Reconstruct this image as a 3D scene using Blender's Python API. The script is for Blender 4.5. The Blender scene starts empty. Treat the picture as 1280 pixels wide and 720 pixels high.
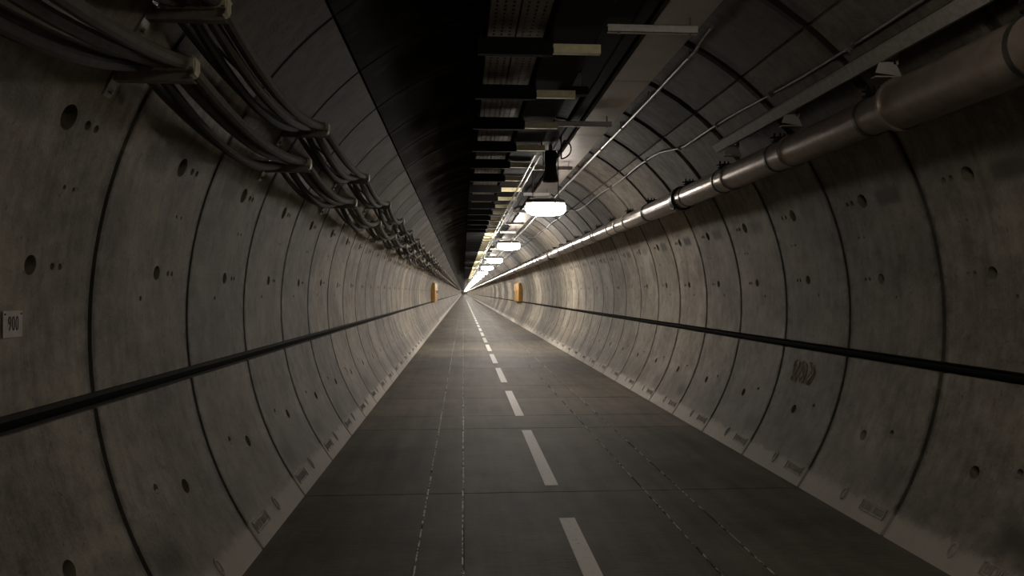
import bpy, math, random
from mathutils import Vector, Matrix
random.seed(7)
C = bpy.context.scene.collection
ordn = ['nearest', 'second', 'third', 'fourth', 'fifth', 'sixth', 'seventh', 'eighth']
PI = math.pi
rad = math.radians

# ------------------------------------------------------------------ camera, world, exposure
scn = bpy.context.scene
R = 2.4                 # tunnel radius
ZC = 1.45               # height of the tunnel axis above the road
PITCH = 1.19            # length of one lining ring
RY0 = 4.59              # a ring joint
F = 940.0               # focal length in pixels of the 1280 frame
cam_d = bpy.data.cameras.new('camera'); cam = bpy.data.objects.new('camera', cam_d); C.objects.link(cam)
cam_d.sensor_width = 36.0; cam_d.lens = F / 1280.0 * 36.0
cam_d.clip_start = 0.05; cam_d.clip_end = 3000
yaw = math.atan(61 / F); pit = math.atan(6 / F * math.cos(yaw))
cam.location = (-0.72, 0.0, 1.53)
cam.rotation_euler = (PI / 2 + pit, 0, -yaw)
scn.camera = cam
w = bpy.data.worlds.new('world'); scn.world = w; w.use_nodes = True
w.node_tree.nodes['Background'].inputs[0].default_value = (0, 0, 0, 1)
w.node_tree.nodes['Background'].inputs[1].default_value = 0.0
scn.view_settings.view_transform = 'Standard'
scn.view_settings.look = 'None'
scn.view_settings.gamma = 1.0
scn.view_settings.exposure = 0.0
scn.view_settings.use_curve_mapping = False
scn.cycles.use_denoising = True
scn.cycles.max_bounces = 6
scn.cycles.diffuse_bounces = 5
scn.cycles.sample_clamp_indirect = 4.0
LAMP_W = 190.0           # radiance of the lamp diffusers
LAMP_Y0 = 2.21
LAMP_STEP = 9.52
HAZE = 0.004             # density of the haze
Y_BACK = -14.0
Y_END = 640.0

# ------------------------------------------------------------------ materials
def new_mat(name):
    m = bpy.data.materials.new(name); m.use_nodes = True
    nt = m.node_tree
    return m, nt, nt.nodes, nt.links, nt.nodes['Principled BSDF']

def plain(name, col, rough=0.6, metal=0.0, var=0.25, scale=30.0, bump=0.0):
    m, nt, N, L, b = new_mat(name)
    tc = N.new('ShaderNodeTexCoord')
    nz = N.new('ShaderNodeTexNoise'); nz.inputs['Scale'].default_value = scale; nz.inputs['Detail'].default_value = 5
    L.new(tc.outputs['Object'], nz.inputs['Vector'])
    r = N.new('ShaderNodeValToRGB')
    r.color_ramp.elements[0].position = 0.3; r.color_ramp.elements[1].position = 0.7
    r.color_ramp.elements[0].color = tuple(c * (1 - var) for c in col) + (1,)
    r.color_ramp.elements[1].color = tuple(min(1, c * (1 + var)) for c in col) + (1,)
    L.new(nz.outputs['Fac'], r.inputs['Fac']); L.new(r.outputs['Color'], b.inputs['Base Color'])
    b.inputs['Roughness'].default_value = rough; b.inputs['Metallic'].default_value = metal
    if bump:
        bp = N.new('ShaderNodeBump'); bp.inputs['Strength'].default_value = bump; bp.inputs['Distance'].default_value = 0.01
        L.new(nz.outputs['Fac'], bp.inputs['Height']); L.new(bp.outputs['Normal'], b.inputs['Normal'])
    return m

def box_mask(N, L, uvx, uvy, x0, x1, y0, y1, soft):
    """1 inside the rectangle, soft edged"""
    def edge(src, a, b):
        m = N.new('ShaderNodeMapRange'); m.interpolation_type = 'SMOOTHSTEP'
        m.inputs['From Min'].default_value = a; m.inputs['From Max'].default_value = b
        L.new(src, m.inputs['Value']); return m.outputs['Result']
    e = [edge(uvx, x0 - soft, x0 + soft), edge(uvx, x1 + soft, x1 - soft), edge(uvy, y0 - soft, y0 + soft), edge(uvy, y1 + soft, y1 - soft)]
    cur = e[0]
    for k in e[1:]:
        mm = N.new('ShaderNodeMath'); mm.operation = 'MULTIPLY'; L.new(cur, mm.inputs[0]); L.new(k, mm.inputs[1]); cur = mm.outputs[0]
    return cur

def math_node(N, L, op, a, b):
    m = N.new('ShaderNodeMath'); m.operation = op
    for i, v in enumerate((a, b)):
        if isinstance(v, (int, float)): m.inputs[i].default_value = v
        else: L.new(v, m.inputs[i])
    return m.outputs[0]

def mixc(N, L, fac, a, b, mode='MIX'):
    m = N.new('ShaderNodeMix'); m.data_type = 'RGBA'; m.blend_type = mode
    if isinstance(fac, (int, float)): m.inputs[0].default_value = fac
    else: L.new(fac, m.inputs[0])
    for i, v in ((6, a), (7, b)):
        if isinstance(v, tuple): m.inputs[i].default_value = v
        else: L.new(v, m.inputs[i])
    return m.outputs[2]

def lining_material():
    m, nt, N, L, b = new_mat('lining_concrete')
    tc = N.new('ShaderNodeTexCoord')
    uv = N.new('ShaderNodeUVMap'); uv.uv_map = 'seg'
    sp = N.new('ShaderNodeSeparateXYZ'); L.new(uv.outputs['UV'], sp.inputs[0])
    t, th = sp.outputs[0], sp.outputs[1]                    # place in the ring 0..1, height above road in metres
    at = N.new('ShaderNodeAttribute'); at.attribute_name = 'tone'; at.attribute_type = 'GEOMETRY'
    sc = N.new('ShaderNodeSeparateColor'); L.new(at.outputs['Color'], sc.inputs[0])
    tone, rnd, rnd2 = sc.outputs[0], sc.outputs[1], sc.outputs[2]
    def noise(s, d=6, rough=.6, vec=None):
        n = N.new('ShaderNodeTexNoise'); n.inputs['Scale'].default_value = s; n.inputs['Detail'].default_value = d
        n.inputs['Roughness'].default_value = rough
        L.new(vec or tc.outputs['Object'], n.inputs['Vector']); return n.outputs['Fac']
    n1, n2, n3 = noise(1.3, 5), noise(9, 7, .65), noise(60, 4, .7)
    mp = N.new('ShaderNodeMapping'); mp.inputs['Scale'].default_value = (1, 9, 0.7)   # vertical streaks
    L.new(tc.outputs['Object'], mp.inputs['Vector']); n4 = noise(2.0, 5, .6, mp.outputs['Vector'])
    r = N.new('ShaderNodeValToRGB'); e = r.color_ramp.elements
    e[0].position = 0.41; e[0].color = (0.17, 0.143, 0.108, 1); e[1].position = 0.59; e[1].color = (0.47, 0.412, 0.325, 1)
    f = math_node(N, L, 'ADD', math_node(N, L, 'MULTIPLY', n1, .40), math_node(N, L, 'MULTIPLY', n2, .30))
    f = math_node(N, L, 'ADD', f, math_node(N, L, 'MULTIPLY', n4, .18)); f = math_node(N, L, 'ADD', f, math_node(N, L, 'MULTIPLY', n3, .12))
    L.new(f, r.inputs['Fac'])
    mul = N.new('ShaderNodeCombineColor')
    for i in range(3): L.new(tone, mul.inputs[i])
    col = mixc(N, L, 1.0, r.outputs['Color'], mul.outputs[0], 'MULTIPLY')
    # old damp label patch beside the lifting socket (height above road used as second coordinate)
    p1 = box_mask(N, L, t, th, .20, .44, 2.16, 2.27, .035)
    p1 = math_node(N, L, 'MULTIPLY', p1, math_node(N, L, 'MULTIPLY', rnd, 1.15))
    p2 = box_mask(N, L, t, th, .05, .22, 1.72, 2.02, .05)
    p2 = math_node(N, L, 'MULTIPLY', p2, math_node(N, L, 'MULTIPLY', n2, 1.1)); p2 = math_node(N, L, 'MULTIPLY', p2, rnd2)
    p3 = box_mask(N, L, t, th, .06, .30, 0.20, 0.34, .06)
    p3 = math_node(N, L, 'MULTIPLY', p3, rnd)
    for p, k in ((p1, .95), (p2, 1.0), (p3, .9)):
        col = mixc(N, L, math_node(N, L, 'MULTIPLY', p, k), col, (0.07, 0.06, 0.05, 1))
    # dirt gathered along the ring joints, and broad dark bands along the joints of the crown
    def edge_mask(w0, w1):
        dd = math_node(N, L, 'MINIMUM', t, math_node(N, L, 'SUBTRACT', 1.0, t))
        mr = N.new('ShaderNodeMapRange'); mr.interpolation_type = 'SMOOTHSTEP'
        mr.inputs['From Min'].default_value = w1; mr.inputs['From Max'].default_value = w0
        L.new(math_node(N, L, 'ADD', dd, math_node(N, L, 'MULTIPLY', math_node(N, L, 'SUBTRACT', n2, .5), .06)), mr.inputs['Value'])
        return mr.outputs['Result']
    col = mixc(N, L, math_node(N, L, 'MULTIPLY', edge_mask(.012, .055), .8), col, (0.04, 0.038, 0.03, 1))
    up = N.new('ShaderNodeMapRange'); up.inputs['From Min'].default_value = 3.15; up.inputs['From Max'].default_value = 3.35; L.new(th, up.inputs['Value'])
    col = mixc(N, L, math_node(N, L, 'MULTIPLY', math_node(N, L, 'MULTIPLY', edge_mask(.10, .17), up.outputs['Result']), .75), col, (0.05, 0.045, 0.04, 1))
    # small pits and dark blotches
    n5 = noise(22, 3, .5); pm = N.new('ShaderNodeMapRange'); pm.inputs['From Min'].default_value = .66; pm.inputs['From Max'].default_value = .72; L.new(n5, pm.inputs['Value'])
    col = mixc(N, L, math_node(N, L, 'MULTIPLY', pm.outputs['Result'], .5), col, (0.07, 0.058, 0.045, 1))
    n6 = noise(3.1, 5, .65); bm = N.new('ShaderNodeMapRange'); bm.inputs['From Min'].default_value = .56; bm.inputs['From Max'].default_value = .72; L.new(n6, bm.inputs['Value'])
    col = mixc(N, L, math_node(N, L, 'MULTIPLY', bm.outputs['Result'], .55), col, (0.11, 0.09, 0.07, 1))
    # pale worn skirt along the foot of the wall
    sk = N.new('ShaderNodeMapRange'); sk.interpolation_type = 'SMOOTHSTEP'
    sk.inputs['From Min'].default_value = 0.155; sk.inputs['From Max'].default_value = 0.105
    L.new(math_node(N, L, 'ADD', th, math_node(N, L, 'MULTIPLY', math_node(N, L, 'SUBTRACT', n2, .5), .14)), sk.inputs['Value'])
    skf = math_node(N, L, 'MULTIPLY', sk.outputs['Result'], .75)
    col = mixc(N, L, skf, col, (0.66, 0.60, 0.53, 1))
    # sooty lower wall just above the skirt
    so = box_mask(N, L, t, th, -1, 2, .15, .42, .08)
    col = mixc(N, L, math_node(N, L, 'MULTIPLY', math_node(N, L, 'MULTIPLY', so, n4), .55), col, (0.09, 0.08, 0.065, 1))
    L.new(col, b.inputs['Base Color'])
    b.inputs['Roughness'].default_value = 0.68
    sm = math_node(N, L, 'MINIMUM', 0.35, math_node(N, L, 'MULTIPLY', math_node(N, L, 'MULTIPLY', tone, tone), .7)); L.new(sm, b.inputs['Specular IOR Level'])
    bp = N.new('ShaderNodeBump'); bp.inputs['Strength'].default_value = 0.35; bp.inputs['Distance'].default_value = 0.006
    L.new(math_node(N, L, 'ADD', n3, n2), bp.inputs['Height']); L.new(bp.outputs['Normal'], b.inputs['Normal'])
    return m

def road_material():
    m, nt, N, L, b = new_mat('road_concrete')
    tc = N.new('ShaderNodeTexCoord')
    at = N.new('ShaderNodeAttribute'); at.attribute_name = 'tone'
    def noise(s, d, sc=(1, 1, 1), rough=.6):
        mp = N.new('ShaderNodeMapping'); mp.inputs['Scale'].default_value = sc
        L.new(tc.outputs['Object'], mp.inputs['Vector'])
        n = N.new('ShaderNodeTexNoise'); n.inputs['Scale'].default_value = s; n.inputs['Detail'].default_value = d
        n.inputs['Roughness'].default_value = rough; L.new(mp.outputs['Vector'], n.inputs['Vector']); return n.outputs['Fac']
    n1, n2, n3 = noise(1.0, 6), noise(2.2, 6, (3, .25, 1)), noise(10, 5, (.5, 5, 1), .7)
    n4 = noise(90, 3)
    f = math_node(N, L, 'ADD', math_node(N, L, 'MULTIPLY', n1, .35), math_node(N, L, 'MULTIPLY', n2, .25))
    f = math_node(N, L, 'ADD', f, math_node(N, L, 'MULTIPLY', n3, .22)); f = math_node(N, L, 'ADD', f, math_node(N, L, 'MULTIPLY', n4, .18))
    r = N.new('ShaderNodeValToRGB'); e = r.color_ramp.elements
    e[0].position = 0.40; e[0].color = (0.082, 0.069, 0.052, 1); e[1].position = 0.60; e[1].color = (0.225, 0.195, 0.152, 1)
    L.new(f, r.inputs['Fac'])
    L.new(mixc(N, L, 1.0, r.outputs['Color'], at.outputs['Color'], 'MULTIPLY'), b.inputs['Base Color'])
    b.inputs['Roughness'].default_value = 0.7; b.inputs['Specular IOR Level'].default_value = 0.3
    bp = N.new('ShaderNodeBump'); bp.inputs['Strength'].default_value = 0.4; bp.inputs['Distance'].default_value = 0.004
    L.new(math_node(N, L, 'ADD', n3, n4), bp.inputs['Height']); L.new(bp.outputs['Normal'], b.inputs['Normal'])
    return m

def broken_paint(name, paint, under, scale, lo, hi, stretch=(1, 1, 1)):
    m, nt, N, L, b = new_mat(name)
    tc = N.new('ShaderNodeTexCoord')
    ge = N.new('ShaderNodeNewGeometry')
    mp = N.new('ShaderNodeMapping'); mp.inputs['Scale'].default_value = stretch; L.new(ge.outputs['Position'], mp.inputs['Vector'])
    n = N.new('ShaderNodeTexNoise'); n.inputs['Scale'].default_value = scale; n.inputs['Detail'].default_value = 8; n.inputs['Roughness'].default_value = .7
    L.new(mp.outputs['Vector'], n.inputs['Vector'])
    r = N.new('ShaderNodeMapRange'); r.inputs['From Min'].default_value = lo; r.inputs['From Max'].default_value = hi
    L.new(n.outputs['Fac'], r.inputs['Value'])
    L.new(mixc(N, L, r.outputs['Result'], under + (1,), paint + (1,)), b.inputs['Base Color'])
    b.inputs['Roughness'].default_value = .6
    return m

def emitter(name, col, strength):
    m, nt, N, L, b = new_mat(name)
    b.inputs['Base Color'].default_value = (.8, .8, .8, 1)
    b.inputs['Emission Color'].default_value = col + (1,)
    b.inputs['Emission Strength'].default_value = strength
    return m

M = {}
M['lining'] = lining_material()
M['road'] = road_material()
M['paint'] = broken_paint('white_road_paint', (.80, .76, .68), (.3, .28, .24), 28, .30, .42)
M['sealant'] = broken_paint('broken_joint_sealant', (.72, .69, .62), (.05, .045, .04), 24, .47, .52, (1, .5, 1))
M['crack'] = plain('dark_joint_filler', (.03, .027, .022), .9)
M['seal'] = plain('black_rubber_seal', (.006, .0055, .005), 1.0)
M['seal'].node_tree.nodes['Principled BSDF'].inputs['Specular IOR Level'].default_value = .1
M['galv'] = plain('galvanised_steel', (.36, .35, .33), .42, .75, .2, 40)
M['sheath'] = plain('grey_cable_sheath', (.26, .25, .235), .5, .2, .2, 30)
M['armsteel'] = plain('bracket_steel', (.30, .285, .25), .6, .1, .2, 30)
M['dull'] = plain('dull_grey_steel', (.15, .145, .135), .55, .3, .25, 30)
M['pipe'] = plain('brown_grey_painted_pipe', (.30, .25, .21), .30, .55, .18, 12)
M['coupling'] = plain('dark_coupling_iron', (.05, .048, .042), .4, .5)
M['black'] = plain('black_metal', (.008, .008, .0075), .8, .0, .2)
M['black'].node_tree.nodes['Principled BSDF'].inputs['Specular IOR Level'].default_value = .2
M['cable'] = plain('grey_dusty_cable', (.125, .113, .096), .85, 0, .2, 20)
M['cabled'] = plain('dark_dusty_cable', (.06, .055, .047), .85, 0, .2, 20)
M['saddle'] = plain('pale_plastic_saddle', (.58, .53, .38), .5, 0, .2, 20)
M['cream'] = plain('cream_painted_steel', (.92, .83, .52), .5, 0, .10, 25)
M['greybar'] = plain('light_grey_painted_bar', (.74, .71, .67), .5, .1, .10, 25)
M['panel'] = plain('grey_cover_panel', (.50, .465, .42), .45, .2, .12, 3)
M['tray'] = plain('perforated_tray_steel', (.16, .14, .115), .45, .5, .2, 15)
M['orange'] = plain('orange_paint', (.44, .23, .03), .5, 0, .12, 8)
M['plate'] = plain('off_white_sign_plate', (.62, .58, .52), .5, 0, .08, 20)
M['ink'] = plain('black_sign_paint', (.02, .018, .016), .6)
M['relief'] = plain('relief_concrete', (.40, .37, .32), .7, 0, .3, 30)
M['chalk'] = plain('ochre_chalk', (.36, .285, .175), .9, 0, .3, 60)
if HAZE:
    m = bpy.data.materials.new('haze_air'); m.use_nodes = True; nt = m.node_tree; nt.nodes.clear()
    ou = nt.nodes.new('ShaderNodeOutputMaterial'); vs = nt.nodes.new('ShaderNodeVolumeScatter')
    vs.inputs['Density'].default_value = HAZE; vs.inputs['Anisotropy'].default_value = .93
    nt.links.new(vs.outputs[0], ou.inputs['Volume']); M['haze_air'] = m
M['lamp'] = emitter('lamp_diffuser', (1.0, .925, .84), LAMP_W)
M['lamp_dim'] = emitter('dimmed_lamp_diffuser', (1.0, .90, .78), 16.0)  # output of the three nearest lamps lowered to imitate darker picture edges
M['lamp_faint'] = emitter('faint_lamp_diffuser', (1.0, .90, .78), 6.0)
M['lamp_reduced'] = emitter('reduced_lamp_diffuser', (1.0, .925, .84), 52.0)

# ------------------------------------------------------------------ mesh helpers
class MB:
    def __init__(s): s.v = []; s.f = []; s.mi = []
    def add(s, vs, fs, mi=0):
        o = len(s.v); s.v += [tuple(p) for p in vs]; s.f += [tuple(i + o for i in f) for f in fs]; s.mi += [mi] * len(fs); return s
    def box(s, x0, x1, y0, y1, z0, z1, mi=0, M4=None, bev=0.0):
        if bev > 0:
            b = min(bev, (x1 - x0) * .49, (y1 - y0) * .49, (z1 - z0) * .49)
            vs = []; idx = {}
            for cx, X, sx in ((0, x0, 1), (1, x1, -1)):
                for cy, Y, sy in ((0, y0, 1), (1, y1, -1)):
                    for cz, Z, sz in ((0, z0, 1), (1, z1, -1)):
                        for a in range(3):
                            d = [b * sx, b * sy, b * sz]; d[a] = 0
                            idx[(cx, cy, cz, a)] = len(vs); vs.append((X + d[0], Y + d[1], Z + d[2]))
            I = idx; fs = []
            for c in (0, 1):
                q = [I[(c, 0, 0, 0)], I[(c, 1, 0, 0)], I[(c, 1, 1, 0)], I[(c, 0, 1, 0)]]; fs.append(q if c else q[::-1])
                q = [I[(0, c, 0, 1)], I[(0, c, 1, 1)], I[(1, c, 1, 1)], I[(1, c, 0, 1)]]; fs.append(q if c else q[::-1])
                q = [I[(0, 0, c, 2)], I[(1, 0, c, 2)], I[(1, 1, c, 2)], I[(0, 1, c, 2)]]; fs.append(q if c else q[::-1])
            for a in (0, 1):
                for c in (0, 1):
                    fs.append([I[(a, c, 0, 0)], I[(a, c, 1, 0)], I[(a, c, 1, 1)], I[(a, c, 0, 1)]] if (a ^ c) else [I[(a, c, 0, 0)], I[(a, c, 0, 1)], I[(a, c, 1, 1)], I[(a, c, 1, 0)]])
                    fs.append([I[(a, 0, c, 0)], I[(a, 0, c, 2)], I[(a, 1, c, 2)], I[(a, 1, c, 0)]] if (a ^ c) else [I[(a, 0, c, 0)], I[(a, 1, c, 0)], I[(a, 1, c, 2)], I[(a, 0, c, 2)]])
                    fs.append([I[(0, a, c, 1)], I[(1, a, c, 1)], I[(1, a, c, 2)], I[(0, a, c, 2)]] if (a ^ c) else [I[(0, a, c, 1)], I[(0, a, c, 2)], I[(1, a, c, 2)], I[(1, a, c, 1)]])
                    for d in (0, 1):
                        t = [I[(a, c, d, 0)], I[(a, c, d, 1)], I[(a, c, d, 2)]]
                        fs.append(t if (a + c + d) % 2 else t[::-1])
        else:
            vs = [(x, y, z) for x in (x0, x1) for y in (y0, y1) for z in (z0, z1)]
            fs = [(0, 1, 3, 2), (4, 6, 7, 5), (0, 4, 5, 1), (2, 3, 7, 6), (0, 2, 6, 4), (1, 5, 7, 3)]
        if M4 is not None: vs = [M4 @ Vector(p) for p in vs]
        return s.add(vs, fs, mi)
    def tube(s, path, r, n=10, cap=True, mi=0):
        P = [Vector(p) for p in path]; vs = []; fs = []
        up = Vector((0, 0, 1))
        for i, p in enumerate(P):
            d = (P[min(i + 1, len(P) - 1)] - P[max(i - 1, 0)]).normalized()
            u = up if abs(d.z) < .95 else Vector((1, 0, 0))
            a = d.cross(u).normalized(); bb = a.cross(d)
            rr = r[i] if isinstance(r, (list, tuple)) else r
            for k in range(n):
                t = 2 * PI * k / n; vs.append(p + a * math.cos(t) * rr + bb * math.sin(t) * rr)
        for i in range(len(P) - 1):
            for k in range(n):
                fs.append((i * n + k, i * n + (k + 1) % n, (i + 1) * n + (k + 1) % n, (i + 1) * n + k))
        if cap: fs.append(tuple(range(n - 1, -1, -1))); fs.append(tuple((len(P) - 1) * n + k for k in range(n)))
        return s.add(vs, fs, mi)
    def strip(s, pts, y0, y1, th, mi=0):
        """bent plate: polyline pts (x,z) extruded y0..y1 with thickness th"""
        n = len(pts); vs = []
        for i, (x, z) in enumerate(pts):
            a = pts[max(i - 1, 0)]; b = pts[min(i + 1, n - 1)]
            dx, dz = b[0] - a[0], b[1] - a[1]; l = math.hypot(dx, dz) or 1
            nx, nz = -dz / l * th, dx / l * th
            vs += [(x, y0, z), (x, y1, z), (x + nx, y1, z + nz), (x + nx, y0, z + nz)]
        fs = [(0, 1, 2, 3), ((n - 1) * 4 + 3, (n - 1) * 4 + 2, (n - 1) * 4 + 1, (n - 1) * 4)]
        for i in range(n - 1):
            for k in range(4): fs.append((i * 4 + k, (i + 1) * 4 + k, (i + 1) * 4 + (k + 1) % 4, i * 4 + (k + 1) % 4))
        return s.add(vs, fs, mi)
    def mesh(s, name, mats, smooth=30):
        me = bpy.data.meshes.new(name); me.from_pydata(s.v, [], s.f)
        for m in (mats if isinstance(mats, (list, tuple)) else [mats]): me.materials.append(M[m])
        if any(s.mi):
            me.polygons.foreach_set('material_index', s.mi)
        if smooth:
            me.polygons.foreach_set('use_smooth', [True] * len(me.polygons)); me.set_sharp_from_angle(angle=rad(smooth))
        me.update(); return me
    def build(s, name, mats, parent=None, loc=(0, 0, 0), smooth=30):
        o = bpy.data.objects.new(name, s.mesh(name, mats, smooth)); C.objects.link(o); o.parent = parent; o.location = loc; return o

def tag(o, label, cat, group=None):
    o['label'] = label; o['category'] = cat
    if group: o['group'] = group
    elif 'group' in o: del o['group']
    return o
def empty(name, loc=(0, 0, 0), rz=0.0):
    o = bpy.data.objects.new(name, None); o.empty_display_size = .1; o.location = loc; o.rotation_euler.z = rz; C.objects.link(o); return o
KIDS = {}
def kids(o):
    return [c for c in ALLK.get(o.name, [])]
ALLK = {}
def reg(parent, child): ALLK.setdefault(parent.name, []).append(child)
def part(mb, name, mat, parent, loc=(0, 0, 0), smooth=30):
    o = mb.build(name, mat, parent, loc, smooth); reg(parent, o); return o
def copy_tree(o, parent=None):
    c = o.copy(); C.objects.link(c); c.parent = parent
    for ch in kids(o): reg(c, copy_tree(ch, c))
    return c
def struct(o): o['kind'] = 'structure'; return o

def lean(y, z): return y + 0.075 * z       # the ring joints lean slightly along the bore
def wp(th, r): return (r * math.cos(rad(th)), ZC + r * math.sin(rad(th)))

# ------------------------------------------------------------------ lining
TH_FLOOR = -math.degrees(math.asin(ZC / R)) - 1.2     # runs a little below the road surface
# segments by angle, right hand side; the left hand side is the mirror
SEGS_WALL = [(TH_FLOOR, -9.6), (-9.6, 34.0), (34.0, 50.0)]
SEG_CEIL = (50.0, 130.0)

def hole_cells(kind):
    # rows of (theta, [(t, radius, depth), ...])
    if kind == 'lower':
        return [(-23.4, [(.58, .040, .11)]), (-21.6, [(.31, .022, .07)])]
    if kind == 'upper':
        return [(18.8, [(.59, .054, .15), (.715, .021, .07), (.775, .018, .06)]),
                (4.5, [(.59, .040, .12), (.72, .015, .05), (.77, .014, .05)]), (1.2, [(.44, .014, .05)]),
                (12.3, [(.70, .011, .015), (.76, .010, .015)])]
    return []

def lay_segment(mb, loops, y0, y1, a0, a1, mirror, detail, kind, wide=False, droop=0.0, tone=1.0):
    """one concrete segment: curved panel with chamfered recessed joints and lifting sockets"""
    L = y1 - y0
    g = .010 if not wide else .05; dep = .035 if not wide else .022; ch = .008 if not wide else .012
    n_th = max(2, int((a1 - a0) / (2.4 if detail == 2 else (5.0 if detail == 1 else 10.0))))
    tl = [0, g / L, (g + ch) / L, 1 - (g + ch) / L, 1 - g / L, 1]
    ed = math.degrees(.010 / R)
    jt, ja = random.uniform(-.012, .012), random.uniform(-.25, .25)
    bands = []
    if detail == 2:
        for th, hs in hole_cells(kind):
            h = math.degrees(max(q[1] for q in hs) * 1.25 / R)
            bands.append((th + ja - h, th + ja + h, [(t + jt, r, d) for t, r, d in hs]))
    ths = [a0 + (a1 - a0) * i / n_th for i in range(1, n_th)]
    ths = [a for a in ths if not any(b0 - .4 < a < b1 + .4 for b0, b1, _ in bands)]
    for b0, b1, _ in bands: ths += [b0, b1]
    full = [a0, a0 + ed] + sorted(a for a in ths if a0 + ed + .3 < a < a1 - ed - .3) + [a1 - ed, a1]
    tr = round(random.uniform(.80, 1.10), 3)
    if random.random() < .12: tr *= .8
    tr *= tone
    rd, rd2 = random.uniform(.35, 1), random.random() ** 1.2
    def pt(t, a, extra=0.0):
        r = R + (dep if (t <= tl[1] + 1e-6 or t >= tl[4] - 1e-6) else 0) + extra
        if a <= a0 + 1e-6 or a >= a1 - 1e-6: r += droop
        aa = 180 - a if mirror else a
        z = ZC + r * math.sin(rad(aa))
        return (r * math.cos(rad(aa)), lean(y0 + t * L, z), z)
    def hz(a): return ZC + R * math.sin(rad(a))
    cache = {}
    def V(t, a, e=0.0):
        k = (round(t, 6), round(a, 5), e)
        if k not in cache: cache[k] = len(mb.v); mb.v.append(pt(t, a, e))
        return cache[k]
    def face(q, e=None):
        e = e or [0.0] * len(q)
        ids = [V(t, a, x) for (t, a), x in zip(q, e)]; uvs = [(t, hz(a)) for t, a in q]
        if not mirror: ids = ids[::-1]; uvs = uvs[::-1]
        mb.f.append(tuple(ids)); mb.mi.append(0); loops.append((uvs, (tr, rd, rd2)))
    for j in range(len(full) - 1):
        c0, c1 = full[j], full[j + 1]; mid = (c0 + c1) / 2; am = mid
        hs = []
        for b0, b1, h in bands:
            if b0 - 1e-3 < c0 and c1 < b1 + 1e-3: hs = h
        te = list(tl)
        for t, r, d in hs: te += [t - r * 1.25 / L, t + r * 1.25 / L]
        te = sorted(te)
        for i in range(len(te) - 1):
            t0, t1 = te[i], te[i + 1]; tm = (t0 + t1) / 2
            hit = next((q for q in hs if abs(q[0] - tm) < 1e-4), None)
            if hit is None: face([(t0, c0), (t1, c0), (t1, c1), (t0, c1)]); continue
            _, r, d = hit; n = 16; sq = []; ci = []; hh = (c1 - c0) / 2; ht = r * 1.25 / L; ca = math.degrees(r / R)
            for k in range(n):
                an = 2 * PI * k / n + PI / 4; cx, cy = math.cos(an), math.sin(an); mx = max(abs(cx), abs(cy))
                sq.append((tm + cx / mx * ht, am + cy / mx * hh)); ci.append((tm + cx * r / L, am + cy * ca))
            inn = [(tm + (q[0] - tm) * .93, am + (q[1] - am) * .93) for q in ci]
            for k in range(n):
                k2 = (k + 1) % n
                face([sq[k], sq[k2], ci[k2], ci[k]]); face([ci[k], ci[k2], inn[k2], inn[k]], [0, 0, d, d])
            face(inn, [d] * n)

def finish_lining(name, mb, loops):
    me = bpy.data.meshes.new(name); me.from_pydata(mb.v, [], mb.f); me.materials.append(M['lining'])
    u = []; c = []
    for uvs, col in loops:
        for q in uvs: u += [q[0], q[1]]; c += [col[0], col[1], col[2], 1.0]
    me.uv_layers.new(name='seg'); me.color_attributes.new('tone', 'FLOAT_COLOR', 'CORNER')
    me.uv_layers['seg'].data.foreach_set('uv', u); me.color_attributes['tone'].data.foreach_set('color', c)
    me.polygons.foreach_set('use_smooth', [True] * len(me.polygons)); me.set_sharp_from_angle(angle=rad(25))
    me.update(); o = bpy.data.objects.new(name, me); C.objects.link(o); struct(o); return o

def rings():
    k0 = int(math.floor((Y_BACK - RY0) / PITCH)); y = RY0 + k0 * PITCH
    while y < Y_END:
        if y < 52: yield y, y + PITCH, (2 if y > 1 else 1); y += PITCH
        elif y < 100: yield y, y + PITCH, 1; y += PITCH
        elif y < 330: yield y, y + PITCH, 0; y += PITCH
        else: yield y, y + PITCH * 8, 0; y += PITCH * 8
RINGS = list(rings())
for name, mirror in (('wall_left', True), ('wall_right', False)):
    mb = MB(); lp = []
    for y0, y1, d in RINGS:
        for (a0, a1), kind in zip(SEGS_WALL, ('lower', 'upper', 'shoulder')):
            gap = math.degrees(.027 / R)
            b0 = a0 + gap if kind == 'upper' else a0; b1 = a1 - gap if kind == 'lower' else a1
            # shade above the services painted into the shoulder tone, deeper on the cable side
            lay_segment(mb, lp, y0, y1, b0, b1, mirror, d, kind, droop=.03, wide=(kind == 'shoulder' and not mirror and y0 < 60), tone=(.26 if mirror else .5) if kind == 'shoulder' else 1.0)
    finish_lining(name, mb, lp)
mb = MB(); lp = []
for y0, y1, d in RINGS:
    lay_segment(mb, lp, y0, y1, 50.0, 96.0, False, min(d, 1), 'crown', wide=y0 < 60, droop=.03, tone=.36)  # ceiling shade painted in as a darker crown tone
    lay_segment(mb, lp, y0, y1, 96.0, 130.0, False, min(d, 1), 'crown', wide=False, droop=.03, tone=.06)     # deep shade left of the services put into the tone
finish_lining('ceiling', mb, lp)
# recessed backing and rubber seal in the long joint on each side
for i, sgn in enumerate((1, -1)):
    mb = MB(); th = -9.6
    x, z = wp(th, R + .03); mb.box(-.01, .03, 0, Y_END - Y_BACK, -.07, .05)
    o = mb.build('trim_%d' % (i + 1), 'crack', None, (sgn * (x + .012), Y_BACK, z)); o.rotation_euler.y = sgn * rad(-th); struct(o)
    mb = MB(); x, z = wp(th - .1, R + .012)
    mb.tube([(0, y, 0) for y in (0, 20, 60, Y_END - Y_BACK)], .016, 8)
    o = mb.build('trim_%d' % (i + 3), 'seal', None, (sgn * x, Y_BACK, z)); struct(o)
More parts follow.
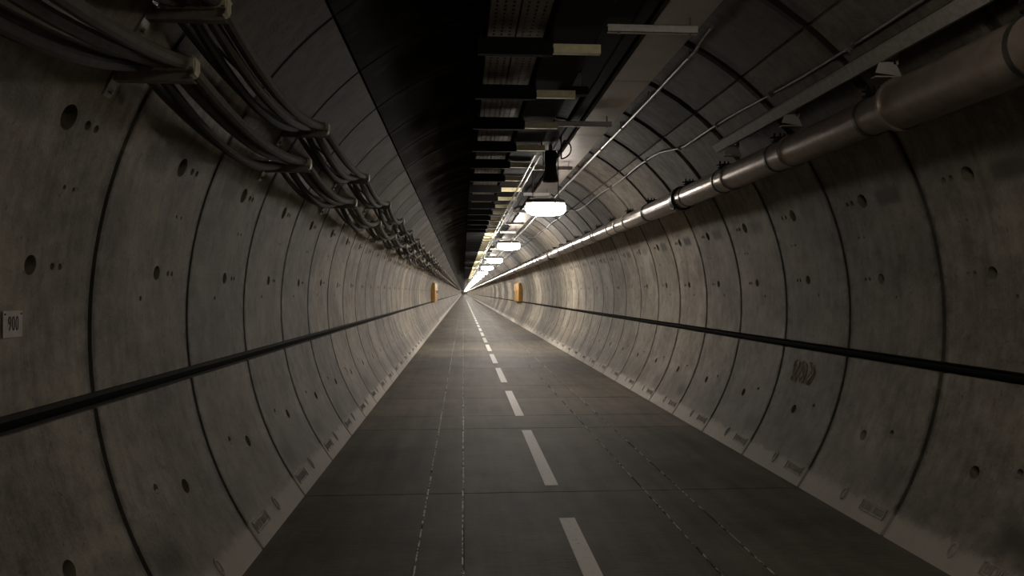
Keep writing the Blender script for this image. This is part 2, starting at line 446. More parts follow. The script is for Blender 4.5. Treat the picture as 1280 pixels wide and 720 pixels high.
# outer shell that closes the bore behind the joints, and the two ends
mb = MB(); n = 48
for y in (Y_BACK - .2, Y_END + 6):
    for k in range(n): a = 2 * PI * k / n; mb.v.append(((R + .2) * math.cos(a), y, ZC + (R + .2) * math.sin(a)))
for k in range(n): mb.f.append((k, n + k, n + (k + 1) % n, (k + 1) % n)); mb.mi.append(0)
mb.f.append(tuple(range(n))); mb.f.append(tuple(range(2 * n - 1, n - 1, -1))); mb.mi += [0, 0]
struct(mb.build('wall_outer', 'crack', None))

mb = MB(); mb.tube([(0, 0, 0), (0, .1, 0)], R + .1, 48); struct(mb.build('wall_far', 'plate', None, (0, Y_END + 1, ZC)))  # added pale end cap, keeps the vanishing point bright
# ------------------------------------------------------------------ floor: slabs with open joints
HW = 1.93
joints = [Y_BACK, -3.0, 1.0, 3.15, 5.76, 8.49, 9.37, 10.93, 12.4, 15.2, 17.9, 21.0, 24.4]
while joints[-1] < 120: joints.append(joints[-1] + random.choice((2.6, 3.4, 4.1)))
joints += [200, 330, Y_END + 4]
mb = MB(); tones = []
for i in range(len(joints) - 1):
    a, b = joints[i] + .004, joints[i + 1] - .004
    xs = [-HW, -.99, -.72, .68, .97, HW]
    t0 = random.uniform(.86, 1.1)
    for j in range(5):
        x0 = xs[j] + (.004 if j else 0); x1 = xs[j + 1] - (.004 if j < 4 else 0)
        ny = max(1, int((b - a) / 8))
        c = .004
        o = len(mb.v)
        mb.v += [(x0, a, -.03), (x1, a, -.03), (x1, b, -.03), (x0, b, -.03), (x0, a, -c), (x1, a, -c), (x1, b, -c), (x0, b, -c),
                 (x0 + c, a + c, 0), (x1 - c, a + c, 0), (x1 - c, b - c, 0), (x0 + c, b - c, 0)]
        fs = [(8, 9, 10, 11)]
        for k in range(4):
            k2 = (k + 1) % 4; fs += [(k, k2, 4 + k2, 4 + k), (4 + k, 4 + k2, 8 + k2, 8 + k)]
        mb.f += [tuple(q + o for q in f) for f in fs]; mb.mi += [0] * len(fs)
        tt = t0 * random.uniform(.95, 1.05); tones += [tt] * sum(len(f) for f in fs)
me = bpy.data.meshes.new('floor'); me.from_pydata(mb.v, [], mb.f); me.materials.append(M['road'])
ca = me.color_attributes.new('tone', 'FLOAT_COLOR', 'CORNER'); ca.data.foreach_set('color', [q for t in tones for q in (t, t, t, 1)])
o = bpy.data.objects.new('floor', me); C.objects.link(o); struct(o)
mb = MB(); mb.box(-HW - .05, HW + .05, Y_BACK, Y_END + 4, -.10, -.012); struct(mb.build('floor_bed', 'crack', None))
# broken pale sealant in the four long saw cuts
for k, x in enumerate((-.99, -.72, .68, .97)):
    mb = MB(); rr = random.Random(k)
    y = 1.5
    while y < 60:
        l = rr.uniform(.25, .9); wdt = rr.uniform(.004, .0075) * (1.0 if k < 2 else .7)
        x_ = rr.uniform(-.003, .003)
        mb.box(x_ - wdt, x_ + wdt, y, y + l, -.011, .0015); y += l + rr.choice((.01, .03, .12, .3 if k > 1 else .05))
    struct(mb.build('trim_%d' % (5 + k), 'sealant', None, (x, 0, 0)))

# ------------------------------------------------------------------ painted dashes
def dash_mesh(l):
    mb = MB(); mb.box(-.054, .054, 0, l, 0, .003, bev=.001); return mb
ends = [(2.6, 5.08), (5.94, 8.35), (9.32, 11.7), (12.83, 15.3)]
y = 16.3
while y < 175: ends.append((y, y + 2.45)); y += 3.43
proto = None
DL = ['nearest white centre-line dash, cut by the bottom edge of the picture', 'second white centre-line dash from the bottom of the picture, whole and longest',
      'third white centre-line dash up the road from the camera', 'fourth white centre-line dash up the road from the camera',
      'fifth white centre-line dash up the road from the camera', 'sixth white centre-line dash up the road from the camera',
      'seventh white centre-line dash up the road from the camera', 'eighth white centre-line dash up the road from the camera']
for i, (a, b) in enumerate(ends):
    if proto is None: proto = o = dash_mesh(b - a).build('road_dash', 'paint', None)
    else: o = proto.copy(); C.objects.link(o); o.scale.y = (b - a) / (ends[0][1] - ends[0][0])
    o.location = (-.018, a, .0002)
    tag(o, DL[i] if i < len(DL) else 'one of the tiny far white dashes running to the vanishing point', 'road marking', 'white centre-line dashes')

# ------------------------------------------------------------------ embossed stamps at the foot of each lower segment (part of the wall's own surface relief)
def foot_relief(mirror):
    mb = MB(); rr = random.Random(3)
    sg = -1 if mirror else 1
    th = math.degrees(math.asin((.075 - ZC) / R))
    for y0, y1, d in RINGS:
        if y0 < 1 or y0 > 40: continue
        def P(t, s, h):   # t along ring in metres from near end, s up the wall from foot, h proud
            a = rad(th) + s / R; r = R - h
            x = r * math.cos(a) * sg; z = ZC + r * math.sin(a); return Vector((x, lean(y0 + t, z), z))
        def bar(t0, t1, s0, s1, h=.006):
            vs = [P(t, s, hh) for hh in (-.004, h) for (t, s) in ((t0, s0), (t1, s0), (t1, s1), (t0, s1))]
            mb.add(vs, [(0, 1, 2, 3), (7, 6, 5, 4), (0, 4, 5, 1), (1, 5, 6, 2), (2, 6, 7, 3), (3, 7, 4, 0)])
        a, b, lo, hi = .075, .36, -.012, .068
        bar(a, b, lo, lo + .007); bar(a, b, hi - .007, hi); bar(a, a + .007, lo, hi); bar(b - .007, b, lo, hi)
        # worn, unreadable raised characters inside the frame
        t = a + .022
        while t < b - .03:
            wd = rr.uniform(.014, .024); k = rr.random()
            bar(t, t + .005, lo + .016, hi - .016)
            if k > .35: bar(t + wd - .005, t + wd, lo + .016, hi - .016)
            if k > .5: bar(t, t + wd, hi - .022, hi - .016)
            if k < .7: bar(t, t + wd, lo + .016, lo + .022)
            t += wd + .011
        # oval boss half way along
        cx_, cy_ = .60, .035; n = 14
        vs = []
        for hh, q in ((-.003, 1.25), (.006, 1.1), (.006, .8), (-.003, .65)):
            for k in range(n):
                an = 2 * PI * k / n; vs.append(P(cx_ + .026 * q * math.cos(an), cy_ + .045 * q * math.sin(an), hh))
        fs = [(i * n + k, i * n + (k + 1) % n, (i + 1) * n + (k + 1) % n, (i + 1) * n + k) for i in range(3) for k in range(n)]
        mb.add(vs, fs)
    return mb
for nm, mir in (('wall_left', True), ('wall_right', False)):
    wob = bpy.data.objects[nm]
    m2 = foot_relief(mir)
    o = m2.build('embossed_stamps', 'relief', wob); o['kind'] = 'structure'

# ------------------------------------------------------------------ thin haze in the bore
if HAZE:
    mb = MB(); mb.tube([(0, Y_BACK, ZC), (0, Y_END, ZC)], R + .15, 24)
    me = mb.mesh('haze', 'haze_air'); o = bpy.data.objects.new('haze', me); C.objects.link(o); o['kind'] = 'structure'
# ------------------------------------------------------------------ lamps
def make_lamp():
    t = empty('ceiling_lamp', (0, 0, 0))
    tag(t, 'x', 'lamp')
    # housing: shallow oval canopy lying across the bore
    n = 28; a, b = .33, .15
    def oval(mb, prof, mi=0, cap0=True, cap1=True):
        vs = []; fs = []
        for (k, z) in prof:
            for i in range(n):
                an = 2 * PI * i / n; c, s_ = math.cos(an), math.sin(an)
                e = .75
                vs.append((a * k * math.copysign(abs(c) ** e, c), b * (k + (1 - k) * .0) * math.copysign(abs(s_) ** e, s_), z))
        m_ = len(prof)
        for j in range(m_ - 1):
            for i in range(n): fs.append((j * n + i, j * n + (i + 1) % n, (j + 1) * n + (i + 1) % n, (j + 1) * n + i))
        if cap0: fs.append(tuple(range(n - 1, -1, -1)))
        if cap1: fs.append(tuple((m_ - 1) * n + i for i in range(n)))
        mb.add(vs, fs, mi)
    h = MB(); oval(h, [(.80, 0.0), (.93, .0), (.96, .015), (.92, .045), (.8, .065), (.5, .075)])
    part(h, 'housing', 'dull', t)
    d = MB(); oval(d, [(.35, -.19), (.66, -.178), (.86, -.15), (.97, -.10), (.97, -.055), (.90, -.01), (.80, .004)])
    part(d, 'diffuser', 'lamp', t)
    for sx in (-1, 1):
        r_ = MB(); r_.tube([(sx * .2, 0, .085), (sx * .2, 0, .50)], .008, 8); r_.box(sx * .2 - .03, sx * .2 + .03, -.03, .03, .09, .10)
        part(r_, 'hanger_rod', 'galv', t)
    return t
lamp0 = make_lamp()
dim_me = next(c for c in kids(lamp0) if c.name.startswith('diffuser')).data.copy(); dim_me.materials[0] = M['lamp_dim']
reduced_me = dim_me.copy(); reduced_me.materials[0] = M['lamp_reduced']
faint_me = dim_me.copy(); faint_me.materials[0] = M['lamp_faint']
LL = {1: 'nearest bright oval lamp in view, hanging from the crown right of centre', 2: 'second bright oval lamp in view, beyond the nearest one',
      3: 'third bright lamp along the crown of the tunnel', 4: 'fourth bright lamp along the crown of the tunnel'}
for k in list(range(2, 67)) + [1, 0, -1]:
    o = lamp0 if k == 2 else copy_tree(lamp0)
    o.location = (.57, LAMP_Y0 + k * LAMP_STEP, 2.93)
    if k <= 1:
        for ch in kids(o):
            if ch.name.startswith('diffuser'): ch.data = {1: reduced_me, 0: dim_me, -1: faint_me}[k]
    tag(o, LL.get(k, 'one of the far lamps merging into a line of glare at the vanishing point' if k > 8 else
        ('lamp overhead just outside the top of the picture' if k == 0 else ('lamp behind the camera' if k < 0 else '%s bright lamp along the crown, where the glare begins to merge' % {5: 'fifth', 6: 'sixth', 7: 'seventh', 8: 'eighth'}.get(k)))),
        'lamp', 'lamps along the tunnel crown')

# ------------------------------------------------------------------ left side: cable brackets and sagging cables
BY0, BSTEP = 3.24, 2.38
def make_bracket():
    t = empty('cable_bracket'); 
    # origin at outer end of the arm; wall lies towards -x
    arm = MB(); 
    arm.box(-.33, 0, -.002, .003, -.045, 0); arm.box(-.33, 0, -.002, .045, -.004, 0); arm.box(-.33, 0, -.002, .045, -.045, -.041)
    part(arm, 'arm', 'armsteel', t)
    pl = MB(); M4 = Matrix.Translation((-.325, .02, -.03)) @ Matrix.Rotation(rad(28), 4, 'Y'); pl.box(-.006, .006, -.035, .035, -.09, .08, M4=M4)
    for zz in (-.06, .05): 
        v = M4 @ Vector((.006, 0, zz)); v2 = M4 @ Vector((.022, 0, zz)); pl.tube([v, v2], .011, 6)
    part(pl, 'wall_plate', 'galv', t)
    sd = MB(); pts = []
    for c, r_ in SAD:
        for k in range(9):
            an = PI + PI * k / 8; pts.append((c + r_ * math.cos(an), r_ + .004 + r_ * math.sin(an)))
    sd.strip([(-.262, .03)] + pts + [(.012, .05)], -.035, .05, -.008); sd.box(-.262, .008, -.034, .049, -.001, .007); 
    for q in range(len(SAD) - 1): sd.box(SAD[q][0] + SAD[q][1] * .72, SAD[q + 1][0] - SAD[q + 1][1] * .72, -.034, .049, .0, .02)
    sd.box(-.006, .012, -.034, .049, .0, .045)
    part(sd, 'cable_saddle', 'saddle', t)
    ck = MB(); ck.strip([(-.004, -.03), (.012, -.02), (.018, .01), (.016, .05), (.004, .062)], -.02, .03, .006)
    part(ck, 'end_clip', 'saddle', t)
    return t
SAD = [(-.235, .022), (-.168, .027), (-.098, .029), (-.032, .032)]
br0 = make_bracket(); nb = 48
TIERS = [('upper', -1.725, 2.725), ('lower', -1.855, 2.465)]
first = True
ordn = ['nearest', 'second', 'third', 'fourth', 'fifth', 'sixth', 'seventh', 'eighth']
for tier, X, Z in TIERS:
    for k in range(-1, nb):
        o = br0 if first else copy_tree(br0); first = False
        o.location = (X, BY0 + k * BSTEP, Z)
        if k < 0: lab = 'steel cable bracket of the %s tier beside the camera, outside the picture' % tier
        elif k < 8: lab = '%s steel cable bracket of the %s tier on the left wall' % (ordn[k], tier)
        else: lab = 'one of the small far cable brackets of the %s tier on the left wall' % tier
        tag(o, lab, 'cable bracket', 'cable brackets of the %s tier' % tier)
names = ['innermost cable against the wall', 'second cable from the wall', 'third cable from the wall', 'thick outermost cable']
sags = [[.10, .17, .13, .105], [.12, .18, .13, .11]]
for ti, (tier, X, Z) in enumerate(TIERS):
    for ci, (cx_, r_) in enumerate(SAD):
        path = []; y = BY0 - 2 * BSTEP; rr = random.Random(ti * 10 + ci)
        sg = sags[ti][ci]; rc = r_ - .0025
        k = -2
        while k < nb + 60:
            yb = BY0 + k * BSTEP
            ns = 16 if k < 8 else (8 if k < 25 else 4)
            s_k = sg * rr.uniform(.8, 1.25); lat = rr.uniform(-.012, .015)
            for q in range(ns):
                s = q / ns
                if s < .02: dz = 0
                else: dz = (math.sin(PI * s)) ** .85
                path.append((X + cx_ + lat * math.sin(PI * s), yb + s * BSTEP + .01, Z + .004 + r_ - s_k * dz))
            k += 1
        mb = MB(); mb.tube(path, rc, 10)
        o = mb.build('power_cable', 'cable' if ci != 1 else 'cabled', None)
        tag(o, '%s sagging along the %s tier of left wall brackets' % (names[ci], tier), 'cable', 'cables on the %s tier' % tier)
    # thin straight wire tied under the outer ends
# ------------------------------------------------------------------ right side: big pipe
PX, PZ, PR = 1.76, 2.60, .113
pipe = empty('water_main', (PX, 0, PZ))
tag(pipe, 'long brown-grey steel pipe with couplings along the right wall', 'pipe')
flg = [-4.0, -.5, 4.13, 5.53, 6.79, 8.42, 9.9, 11.78, 13.94]
while flg[-1] < 150: flg.append(flg[-1] + 2.38)
flg += [200, 300, 600]
for i in range(len(flg) - 1):
    a, b = flg[i], flg[i + 1]
    r_ = PR if a >= 4.1 else .142
    mb = MB(); mb.tube([(0, a + .004, 0), (0, (a + b) / 2, 0), (0, b - .004, 0)], r_, 32 if a < 20 else 16)
    part(mb, 'pipe_section', 'pipe', pipe)
def ring(mb, r0, r1, w_, n=32, bev=.004, y=0.0):
    mb.tube([(0, y - w_ / 2, 0), (0, y - w_ / 2 + .0001, 0), (0, y - w_ / 2 + bev, 0), (0, y + w_ / 2 - bev, 0), (0, y + w_ / 2 - .0001, 0), (0, y + w_ / 2, 0)],
            [r0, r1 - bev, r1, r1, r1 - bev, r0], n)
def flange(w_=.03, dr=.012):
    mb = MB(); ring(mb, PR - .01, PR + dr, w_); return mb
fl_me = flange(.028, .012).mesh('coupling_ring', 'pipe')
mb = MB(); ring(mb, PR - .01, PR + .026, .055, y=-.03); ring(mb, PR - .01, PR + .026, .055, y=.03); ring(mb, PR - .01, PR + .014, .13)
for an in (50, 230):
    c, s_ = math.cos(rad(an)), math.sin(rad(an))
    mb.tube([(c * (PR + .035), -.05, s_ * (PR + .035)), (c * (PR + .035), .05, s_ * (PR + .035))], .014, 8)
gc_me = mb.mesh('grooved_coupling', 'coupling')
mb = MB(); ring(mb, PR - .01, .156, .035, y=-.02); bell_me = mb.mesh('bell_rim', 'pipe')
for i, y in enumerate(flg[2:90]):
    me = bell_me if y == 4.13 else (gc_me if (y == 8.42 or (i > 8 and i % 6 == 3)) else fl_me)
    o = bpy.data.objects.new('coupling', me); C.objects.link(o); o.parent = pipe; o.location = (0, y, 0); reg(pipe, o)
# hangers: strap, lugs with bolts, and arm back to the lining
def make_hanger():
    t = empty('pipe_hanger')
    st = MB(); 
    n = 28
    for w0 in (0,):
        vs = []; fs = []
        for k in range(n + 1):
            an = rad(100) + rad(340) * k / n
            for (rr_, yy) in ((PR + .0005, -.014), (PR + .006, -.014), (PR + .006, .014), (PR + .0005, .014)):
                vs.append((math.cos(an) * rr_, yy, math.sin(an) * rr_))
        for k in range(n):
            for q in range(4): fs.append((k * 4 + q, k * 4 + (q + 1) % 4, (k + 1) * 4 + (q + 1) % 4, (k + 1) * 4 + q))
        st.add(vs, fs)
    part(st, 'strap', 'coupling', t)
    lg = MB()
    lg.box(-.045, .03, -.03, .03, PR + .006, PR + .022, bev=.003); lg.box(-.02, .075, -.02, .02, PR + .022, PR + .05, bev=.003)
    for xx in (-.03, .015, .05): lg.tube([(xx, 0, PR + .02), (xx, 0, PR + .075)], .008, 6)
    lg.tube([(-.07, -.012, PR + .035), (.08, -.012, PR + .05)], .006, 6)
    part(lg, 'clamp_lug', 'black', t)
    am = MB()
    # angled arm up and out to the lining
    d = Vector((math.cos(rad(33.2)), 0, math.sin(rad(33.2))))
    p0 = d * (PR + .004); p1 = d * .275
    M4 = Matrix.Translation(p0) @ Matrix.Rotation(-rad(33.2), 4, 'Y')
    am.box(0, (p1 - p0).length, -.022, .022, -.02, .02, M4=M4); am.box((p1 - p0).length - .008, (p1 - p0).length, -.05, .05, -.07, .07, M4=M4)
    part(am, 'arm', 'dull', t)
    return t
h0 = make_hanger(); hy = [1.7, 3.1, 4.42, 5.78, 7.04, 8.15, 9.84, 11.1, 12.4, 13.7]
while hy[-1] < 110: hy.append(hy[-1] + 1.32)
HLAB = {4.42: 'dark bolted pipe hanger just beyond the widened near end of the pipe', 5.78: 'second dark pipe hanger beyond the widened pipe end, where the highlight ends',
        7.04: 'third dark pipe hanger, close before the black grooved coupling', 8.15: 'pipe hanger right in front of the nearest black grooved coupling', 9.84: 'first pipe hanger beyond the nearest black grooved coupling'}
for i, y in enumerate(hy):
    o = h0 if i == 0 else copy_tree(h0)
    o.location = (PX, y, PZ)
    if y < 4.2: o.scale = (1.26, 1, 1.26)
    tag(o, HLAB.get(y, 'bolted pipe hanger on the widened near end of the pipe, beside the camera' if y < 4.2 else 'one of the small far hangers along the pipe on the right wall'), 'pipe hanger', 'hangers of the big pipe')
    if y < 4.2: o.scale = (1, 1, 1); 
# the near hangers must clear the wider section
for o in [x for x in C.objects if x.name.startswith('pipe_hanger') and x.location.y < 4.2]:
    o.scale = (1.25, 1.0, 1.25); o.location.x -= .0

# ledge channel above the pipe
def wire_path(th_r, y0, y1, step):
    out = []; y = y0
    while y < y1: th, r = th_r(y); x, z = wp(th, r); out.append((x, y, z)); y += step
    return out
led = empty('cable_ledge', (1.70, 0, 2.93)); tag(led, 'long grey steel ledge channel above the near end of the right pipe', 'cable tray')
mb = MB(); mb.strip([(.045, -.04), (.02, -.045), (-.028, .012), (-.024, .026)], -3.0, 7.10, .004); part(mb, 'channel', 'armsteel', led)
mb = MB()
for q, (dx, dz, r_) in enumerate(((.05, -.02, .02), (.09, -.03, .02), (.055, .03, .018), (.11, .0, .02))): mb.tube([(dx, -3.0, dz + .03), (dx, 7.0, dz + .03)], r_, 8)
part(mb, 'cables', 'black', led)
for y in (1.6, 2.9, 4.25, 5.55, 6.8):
    mb = MB()
    for yy in (0, .005): mb.add([(-.03, yy, -.17), (.13, yy, -.19), (.09, yy, -.10), (.0, yy, -.09)], [(0, 1, 2, 3) if not yy else (3, 2, 1, 0)])
    mb.box(-.03, .13, .0, .05, -.195, -.188); mb.box(.08, .11, 0, .04, -.12, -.03)
    part(mb, 'gusset', 'panel', led, (.02, y, .06))

# clipped conduit high on the right and wavy cable below it
con = empty('conduit', (1.10, 0, 3.43)); tag(con, 'shiny round conduit with clips high on the right of the crown', 'conduit')
mb = MB(); mb.tube([(0, 5.4, .05), (0, 5.6, .035), (0, 5.8, 0)] + [(0.006 * math.sin(y * .9), y, .006 * math.cos(y * 1.3)) for y in [6 + .6 * i for i in range(140)]] + [(0, 260, 0)], .017, 12)
part(mb, 'tube', 'galv', con)
clipm = MB(); clipm.tube([(0, -.012, 0), (0, .012, 0)], .024, 12); clipm.box(.015, .05, -.012, .012, -.004, .06); clipm.tube([(-.01, 0, .02), (-.01, 0, .07)], .006, 6)
cm = clipm.mesh('clip', 'galv')
for i in range(60):
    o = bpy.data.objects.new('clip', cm); C.objects.link(o); o.parent = con; o.location = (0, 5.95 + i * 1.3, 0); reg(con, o)
def wavy(y):
    th = 43.4 + (1.6 * min(1, max(0, (y - 4.2) / 3.5)))
    for c, d in ((8.4, 2.6), (15.5, 3.0), (24, 2.5), (40, 1.5)):
        s = min(1, max(0, (y - c + .5) / 1.0)); th += d * s * s * (3 - 2 * s)
    return th + .25 * math.sin(y * 2.1), R - .035
wav = empty('wall_cable', (0, 0, 0)); tag(wav, 'thin pale wavy cable clipped to the right shoulder of the lining', 'cable')
mb = MB(); mb.tube(wire_path(wavy, -1.0, 60, .25), .010, 8); part(mb, 'sheath', 'sheath', wav)
mb0 = MB(); mb0.box(-.02, .03, -.012, .012, -.02, .02)
cm = mb0.mesh('cable_clip', 'dull')
for i in range(30):
    y = 3.4 + i * 1.19; th, r = wavy(y); x, z = wp(th, r); o = bpy.data.objects.new('clip', cm); C.objects.link(o); o.parent = wav
    o.location = (x, y, z); o.rotation_euler.y = -rad(th); reg(wav, o)

# ------------------------------------------------------------------ crown services
# grey cover panels
pan = MB(); pan.box(-.175, .175, .006, 2.374, 0, .012, bev=.002); pan.box(-.175, -.170, .006, 2.374, 0, .05); pan.box(.170, .175, .006, 2.374, 0, .05)
pan_me = pan.mesh('cover_panel', 'panel')
for k in range(-2, 40):
    y = 2.05 + k * 2.38 + (.0)
    o = bpy.data.objects.new('cover_panel', pan_me); C.objects.link(o); o.location = (.83, y, 3.475)
    lab = {1: 'wide smooth grey ceiling cover panel crossed by the nearest grey bar', 2: 'grey ceiling cover panel between the two nearest grey bars', 3: 'bright grey ceiling cover panel with the black cable loop under it'}.get(k)
    if lab is None and 4 <= k < 8: lab = '%s grey ceiling cover panel from the camera, beside or past the nearest lamp' % ordn[k - 1]
    if lab is None: lab = 'grey ceiling cover panel overhead outside the top of the picture' if k < 1 else 'one of the farther grey cover panels in line along the crown'
    tag(o, lab, 'ceiling panel', 'grey cover panels along the crown')
# grey bars under the panels
def make_bar(x0, x1):
    t = empty('support_bar'); mb = MB(); mb.box(x0, x1, 0, .004, -.028, .028); mb.box(x0, x1, 0, .041, .024, .028); mb.box(x0, x1, 0, .041, -.028, -.024)
    part(mb, 'channel', 'greybar', t)
    for x in (x0 + .08, x1 - .05):
        r_ = MB(); r_.tube([(x, .022, .02), (x, .022, .20)], .006, 6); r_.tube([(x, .022, -.035), (x, .022, -.02)], .012, 6); part(r_, 'rod', 'galv', t)
    return t
bars = [(5.19, .29, .93), (8.17, -.04, .91), (11.1, .3, .9), (14.07, .41, .90)]
bl = ['nearest light grey bar across the crown, at the top of the picture', 'second light grey bar across the crown, its left end meeting a cream bar', 'third grey bar across the crown, behind the dark loudspeaker', 'bright grey bar just above and behind the nearest lamp in view']
y = 17.05
while y < 90: bars.append((y, .41, .9)); y += 2.98
bproto = {}
for i, (y, x0, x1) in enumerate(bars):
    key = (x0, x1)
    if key not in bproto: bproto[key] = o = make_bar(x0, x1)
    else: o = copy_tree(bproto[key])
    o.location = (0, y, 3.385 + .0)
    tag(o, bl[i] if i < 4 else 'one of the far grey bars across the crown, beyond the nearest lamp', 'bar', 'grey bars across the crown')
# cross members with cream faces
def make_cross():
    t = empty('cross_member')
    mb = MB(); mb.box(-.62, -.10, 0, .05, -.045, .075); part(mb, 'black_beam', 'black', t)
    mb = MB(); mb.box(-.095, .235, -.012, -.006, -.032, .032, bev=.002); mb.box(-.095, .235, -.006, .04, .026, .030); mb.box(-.095, .235, -.006, .04, -.03, -.026)
    part(mb, 'cream_channel', 'cream', t)
    for x in (-.60, .20):
        r_ = MB(); r_.tube([(x, .02, .03), (x, .02, .42)], .008, 6); part(r_, 'rod', 'black', t)
    return t
c0 = make_cross(); 
for k in range(-3, 72):
    y = 5.18 + 1.19 * k
    o = c0 if k == -3 else copy_tree(c0)
    o.location = (0, y, 3.225)
    lab = ['brightest nearest cross member with a cream face, below the top edge of the picture', 'second cream-faced cross member from the camera', 'third cream-faced cross member, meeting the end of a grey bar', 'fourth cream-faced cross member, dim, above the pair of shiny conduits']
    l_ = lab[k] if 0 <= k < 4 else ('cream-faced cross member overhead outside the top of the picture' if k < 0 else
        ('small brightly lit cream-faced cross member just beyond the nearest lamp in view' if k == 8 else
         ('%s cross member from the camera, dim, before the nearest lamp' % ordn[k % 8] if k < 8 else ('%s small cream-faced cross member beyond the nearest lamp in view' % ordn[k % 8] if k < 16 else 'one of the small far cross members under the crown services'))))
    tag(o, l_, 'cross member', 'cross members under the crown services')
# perforated trays, in 2.38 m lengths
def make_tray():
    mb = MB(); W = .185; L_ = 2.37
    rows = [(-W / 2, -.062), (-.046, -.008), (.008, .046), (.062, W / 2)]
    for a, b in rows: mb.box(a, b, 0, L_, 0, .003)
    y = 0; 
    while y < L_:
        for a, b in ((-.062, -.046), (-.008, .008), (.046, .062)): mb.box(a, b, y, min(L_, y + .035), 0, .003)
        y += .066
    for s in (-1, 1): mb.box(s * W / 2 - .002, s * W / 2 + .002, 0, L_, 0, .05)
    return mb
tm = make_tray().mesh('perforated_tray', 'tray', 0)
for side, X in (('left', -.455), ('right', -.255)):
    for k in range(-2, 30):
        o = bpy.data.objects.new('perforated_tray', tm); C.objects.link(o); o.location = (X, 2.2 + k * 2.38, 3.33)
        tag(o, ('one of the far lengths of perforated tray in the %s row' % side) if k > 6 else (('perforated tray length of the %s row overhead, above the top of the picture' % side) if k < 1 else '%s visible length of perforated steel tray in the %s row, left of the cream bars' % (ordn[k - 1], side)), 'cable tray', 'perforated trays, %s row' % side)
# cables lying in the trays
for X, r_, lab in ((-.49, .028, 'left'), (-.42, .026, 'middle'), (-.26, .032, 'right')):
    mb = MB(); mb.tube([(0, Y_BACK + 1, 0), (0, 20, 0), (0, 110, 0)], r_, 8); o = mb.build('tray_cable', 'black', None, (X, 0, 3.334 + r_)); tag(o, 'black cable lying in the perforated trays, %s of the three' % lab, 'cable', 'cables in the perforated trays')
# black trunking right of the trays
mb = MB(); mb.box(-.14, .20, -6, 150, 0, .13, bev=.01); o = mb.build('cable_trunking', 'black', None, (0, 0, 3.275)); tag(o, 'black closed cable trunking resting on the cream bars', 'trunking')
for X, nm in ((.135, 'left'), (.20, 'right')):
    mb = MB(); mb.tube([(0, y, 0) for y in (8.9, 12, 60, 150)], .011, 8); o = mb.build('thin_conduit', 'galv', None, (X, 0, 3.178)); tag(o, 'thin shiny conduit under the cream bars, %s of the pair' % nm, 'conduit', 'pair of thin conduits under the crown')
mb = MB(); mb.box(-.05, .05, -6, 150, 0, .10, bev=.01); o = mb.build('cable_trunking', 'black', None, (.52, 0, 3.44)); tag(o, 'narrow black trunking along the left edge of the grey cover panels', 'trunking')

for y0_, y1_, nm in ((-6, 6.9, 'nearer'), (8.3, 150, 'farther')):
    mb = MB(); mb.box(-.13, .12, y0_, y1_, 0, .005); mb.box(-.13, -.125, y0_, y1_, 0, .06); mb.box(.115, .12, y0_, y1_, 0, .06)
    o = mb.build('cable_tray', 'black', None, (.335, 0, 3.425)); tag(o, 'black solid-bottomed cable tray left of the grey cover panels, %s length of the two' % nm, 'cable tray')
# junction box with gusset
t = empty('junction_box', (.235, 6.45, 3.33)); tag(t, 'black junction box with a triangular grey gusset, below the nearest cream bar', 'junction box')
mb = MB(); mb.box(-.13, .12, -.04, .06, -.09, -.02, bev=.006); part(mb, 'box', 'black', t)
mb = MB(); mb.add([(-.03, -.035, -.02), (.055, -.035, -.02), (.055, -.035, .15), (-.03, -.03, -.02), (.055, -.03, -.02), (.055, -.03, .15)], [(0, 1, 2), (5, 4, 3), (0, 2, 5, 3), (0, 3, 4, 1), (1, 4, 5, 2)])
mb.box(.055, .06, -.035, .03, -.02, .18); part(mb, 'gusset', 'dull', t)
mb = MB(); mb.tube([(-.07 + .03 * math.cos(a), -.03, .06 + .05 * math.sin(a)) for a in [i * PI / 8 for i in range(14)]], .008, 8); part(mb, 'cable_tail', 'coupling', t)

# loudspeaker
t = empty('loudspeaker', (.40, 9.6, 3.40)); tag(t, 'dark flared loudspeaker pointing down, above the nearest lamp in view', 'loudspeaker')
mb = MB(); n = 24
def lathe(mb, prof, n=24, cx=0, cy=0):
    vs = []; fs = []
    for r_, z in prof:
        for i in range(n): vs.append((cx + r_ * math.cos(2 * PI * i / n), cy + r_ * math.sin(2 * PI * i / n), z))
    for j in range(len(prof) - 1):
        for i in range(n): fs.append((j * n + i, j * n + (i + 1) % n, (j + 1) * n + (i + 1) % n, (j + 1) * n + i))
    fs.append(tuple(range(n - 1, -1, -1))); fs.append(tuple((len(prof) - 1) * n + i for i in range(n))); mb.add(vs, fs)
lathe(mb, [(.03, -.36), (.09, -.43), (.112, -.44), (.105, -.42), (.085, -.33), (.076, -.25), (.072, -.22), (.0721, -.21)])
part(mb, 'horn', 'horn' if 'horn' in M else 'coupling', t)
mb = MB(); lathe(mb, [(.068, -.21), (.078, -.205), (.08, -.07), (.07, -.05)]); part(mb, 'driver', 'black', t)
mb = MB(); mb.box(-.10, .10, -.02, .02, -.05, -.04); mb.box(-.10, -.09, -.02, .02, -.3, -.04); mb.box(.09, .10, -.02, .02, -.3, -.04); mb.box(-.02, .02, -.02, .02, -.05, .10); part(mb, 'yoke', 'dull', t)
mb = MB(); mb.tube([(.50 + 0.10 * math.sin(s * PI) , 9.0 + .35 * s, 3.44 - .16 * s - .04 * math.sin(s * PI)) for s in [i / 14 for i in range(15)]], .009, 8)
mb = MB()
lp_ = []
for i in range(25):
    s = i / 24; a = -PI / 2 + PI * s
    lp_.append((.46 + .10 * math.cos(a), 8.75 + .25 * s, 3.23 - .085 * math.sin(a)))
lp_ = [(.42, 8.72, 3.38)] + lp_[::-1] + [(.40, 9.1, 3.14)]
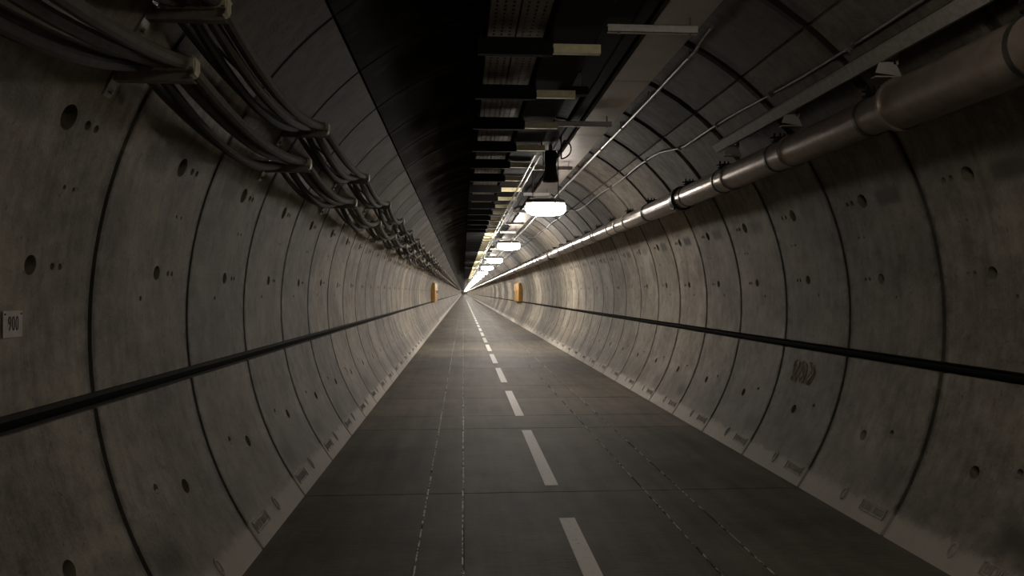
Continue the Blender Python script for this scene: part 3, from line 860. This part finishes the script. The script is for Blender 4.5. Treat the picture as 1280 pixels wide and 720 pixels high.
mb.tube(lp_, .009, 8); o = mb.build('cable_loop', 'black', None); tag(o, 'black cable loop hanging against the bright grey cover panel', 'cable')

# ------------------------------------------------------------------ number plate 900
th_ = math.degrees(math.asin((1.415 - ZC) / R)); Xw = -R * math.cos(rad(th_)) + .003
t = empty('number_plate', (Xw + .004, 2.912, 1.413)); t.rotation_euler.y = 0
tag(t, 'off-white plate with the number 900 on the left wall', 'sign')
mb = MB(); mb.box(-.002, .002, -.06, .06, -.05, .05, bev=.001); part(mb, 'plate', 'plate', t)
fc = bpy.data.curves.new('number', 'FONT'); fc.body = '900'; fc.size = .078; fc.extrude = .0006; fc.align_x = 'CENTER'; fc.align_y = 'CENTER'; fc.offset = -.0004; fc.space_character = 1.12
fc.materials.append(M['ink'])
o = bpy.data.objects.new('number', fc); C.objects.link(o)
me_ = bpy.data.meshes.new_from_object(o.evaluated_get(bpy.context.evaluated_depsgraph_get())); bpy.data.objects.remove(o)
o = bpy.data.objects.new('number', me_); C.objects.link(o); o.parent = t; o.location = (.0028, 0.002, 0); o.rotation_euler = (PI / 2, 0, PI / 2); o.scale = (.52, 1, 1)
for yy in (-.05, .05):
    mb = MB(); mb.tube([(.002, yy, .038), (.0045, yy, .038)], .0035, 8); part(mb, 'screw', 'ink', t)

# ------------------------------------------------------------------ orange cabinets far down
for sg, nm in ((-1, 'left'), (1, 'right')):
    t = empty('wall_cabinet', (sg * 2.36, 41.2, 1.06)); tag(t, 'orange cabinet standing out from the %s wall far down the tunnel' % nm, 'cabinet')
    x0, x1 = (-.02, .17) if sg < 0 else (-.17, .02)
    mb = MB(); mb.box(x0, x1, -1.9, 1.9, 0, .99, bev=.01); part(mb, 'body', 'orange', t)
    xf = x1 if sg < 0 else x0
    for q in (-1, 0, 1):
        mb = MB(); mb.box(min(xf, xf - sg * .012), max(xf, xf - sg * .012), q * 1.24 - .6, q * 1.24 + .6, .03, .96, bev=.003); d = part(mb, 'door', 'orange', t)
        mb = MB(); mb.tube([(xf - sg * .012, q * 1.24 + .5, .45), (xf - sg * .04, q * 1.24 + .5, .45), (xf - sg * .04, q * 1.24 + .5, .58), (xf - sg * .012, q * 1.24 + .5, .58)], .008, 6); part(mb, 'handle', 'black', d)

# ------------------------------------------------------------------ ochre chalk scribble on the right lower segment
mb = MB()
def wall_pt(y, s, h=.0015):
    a = rad(-12.5) + s / R; r = R - h; return (r * math.cos(a), lean(y, ZC + r * math.sin(a)), ZC + r * math.sin(a))
for c in range(3):
    for u in range(3):
        ph = rr_c = c * 1.7 + u * .6
        p = [wall_pt(6.62 - c * .15 + .055 * math.sin(v * 2.0 + ph) + .012 * u, -.115 - .10 * math.cos(v * (.95 + .12 * u) + ph * .3)) for v in [i * .35 for i in range(19)]]
        mb.tube(p, .0028, 5)
o = mb.build('chalk_scribble', 'chalk', None); tag(o, 'faint ochre chalk scribble on a right lower wall segment', 'graffiti')
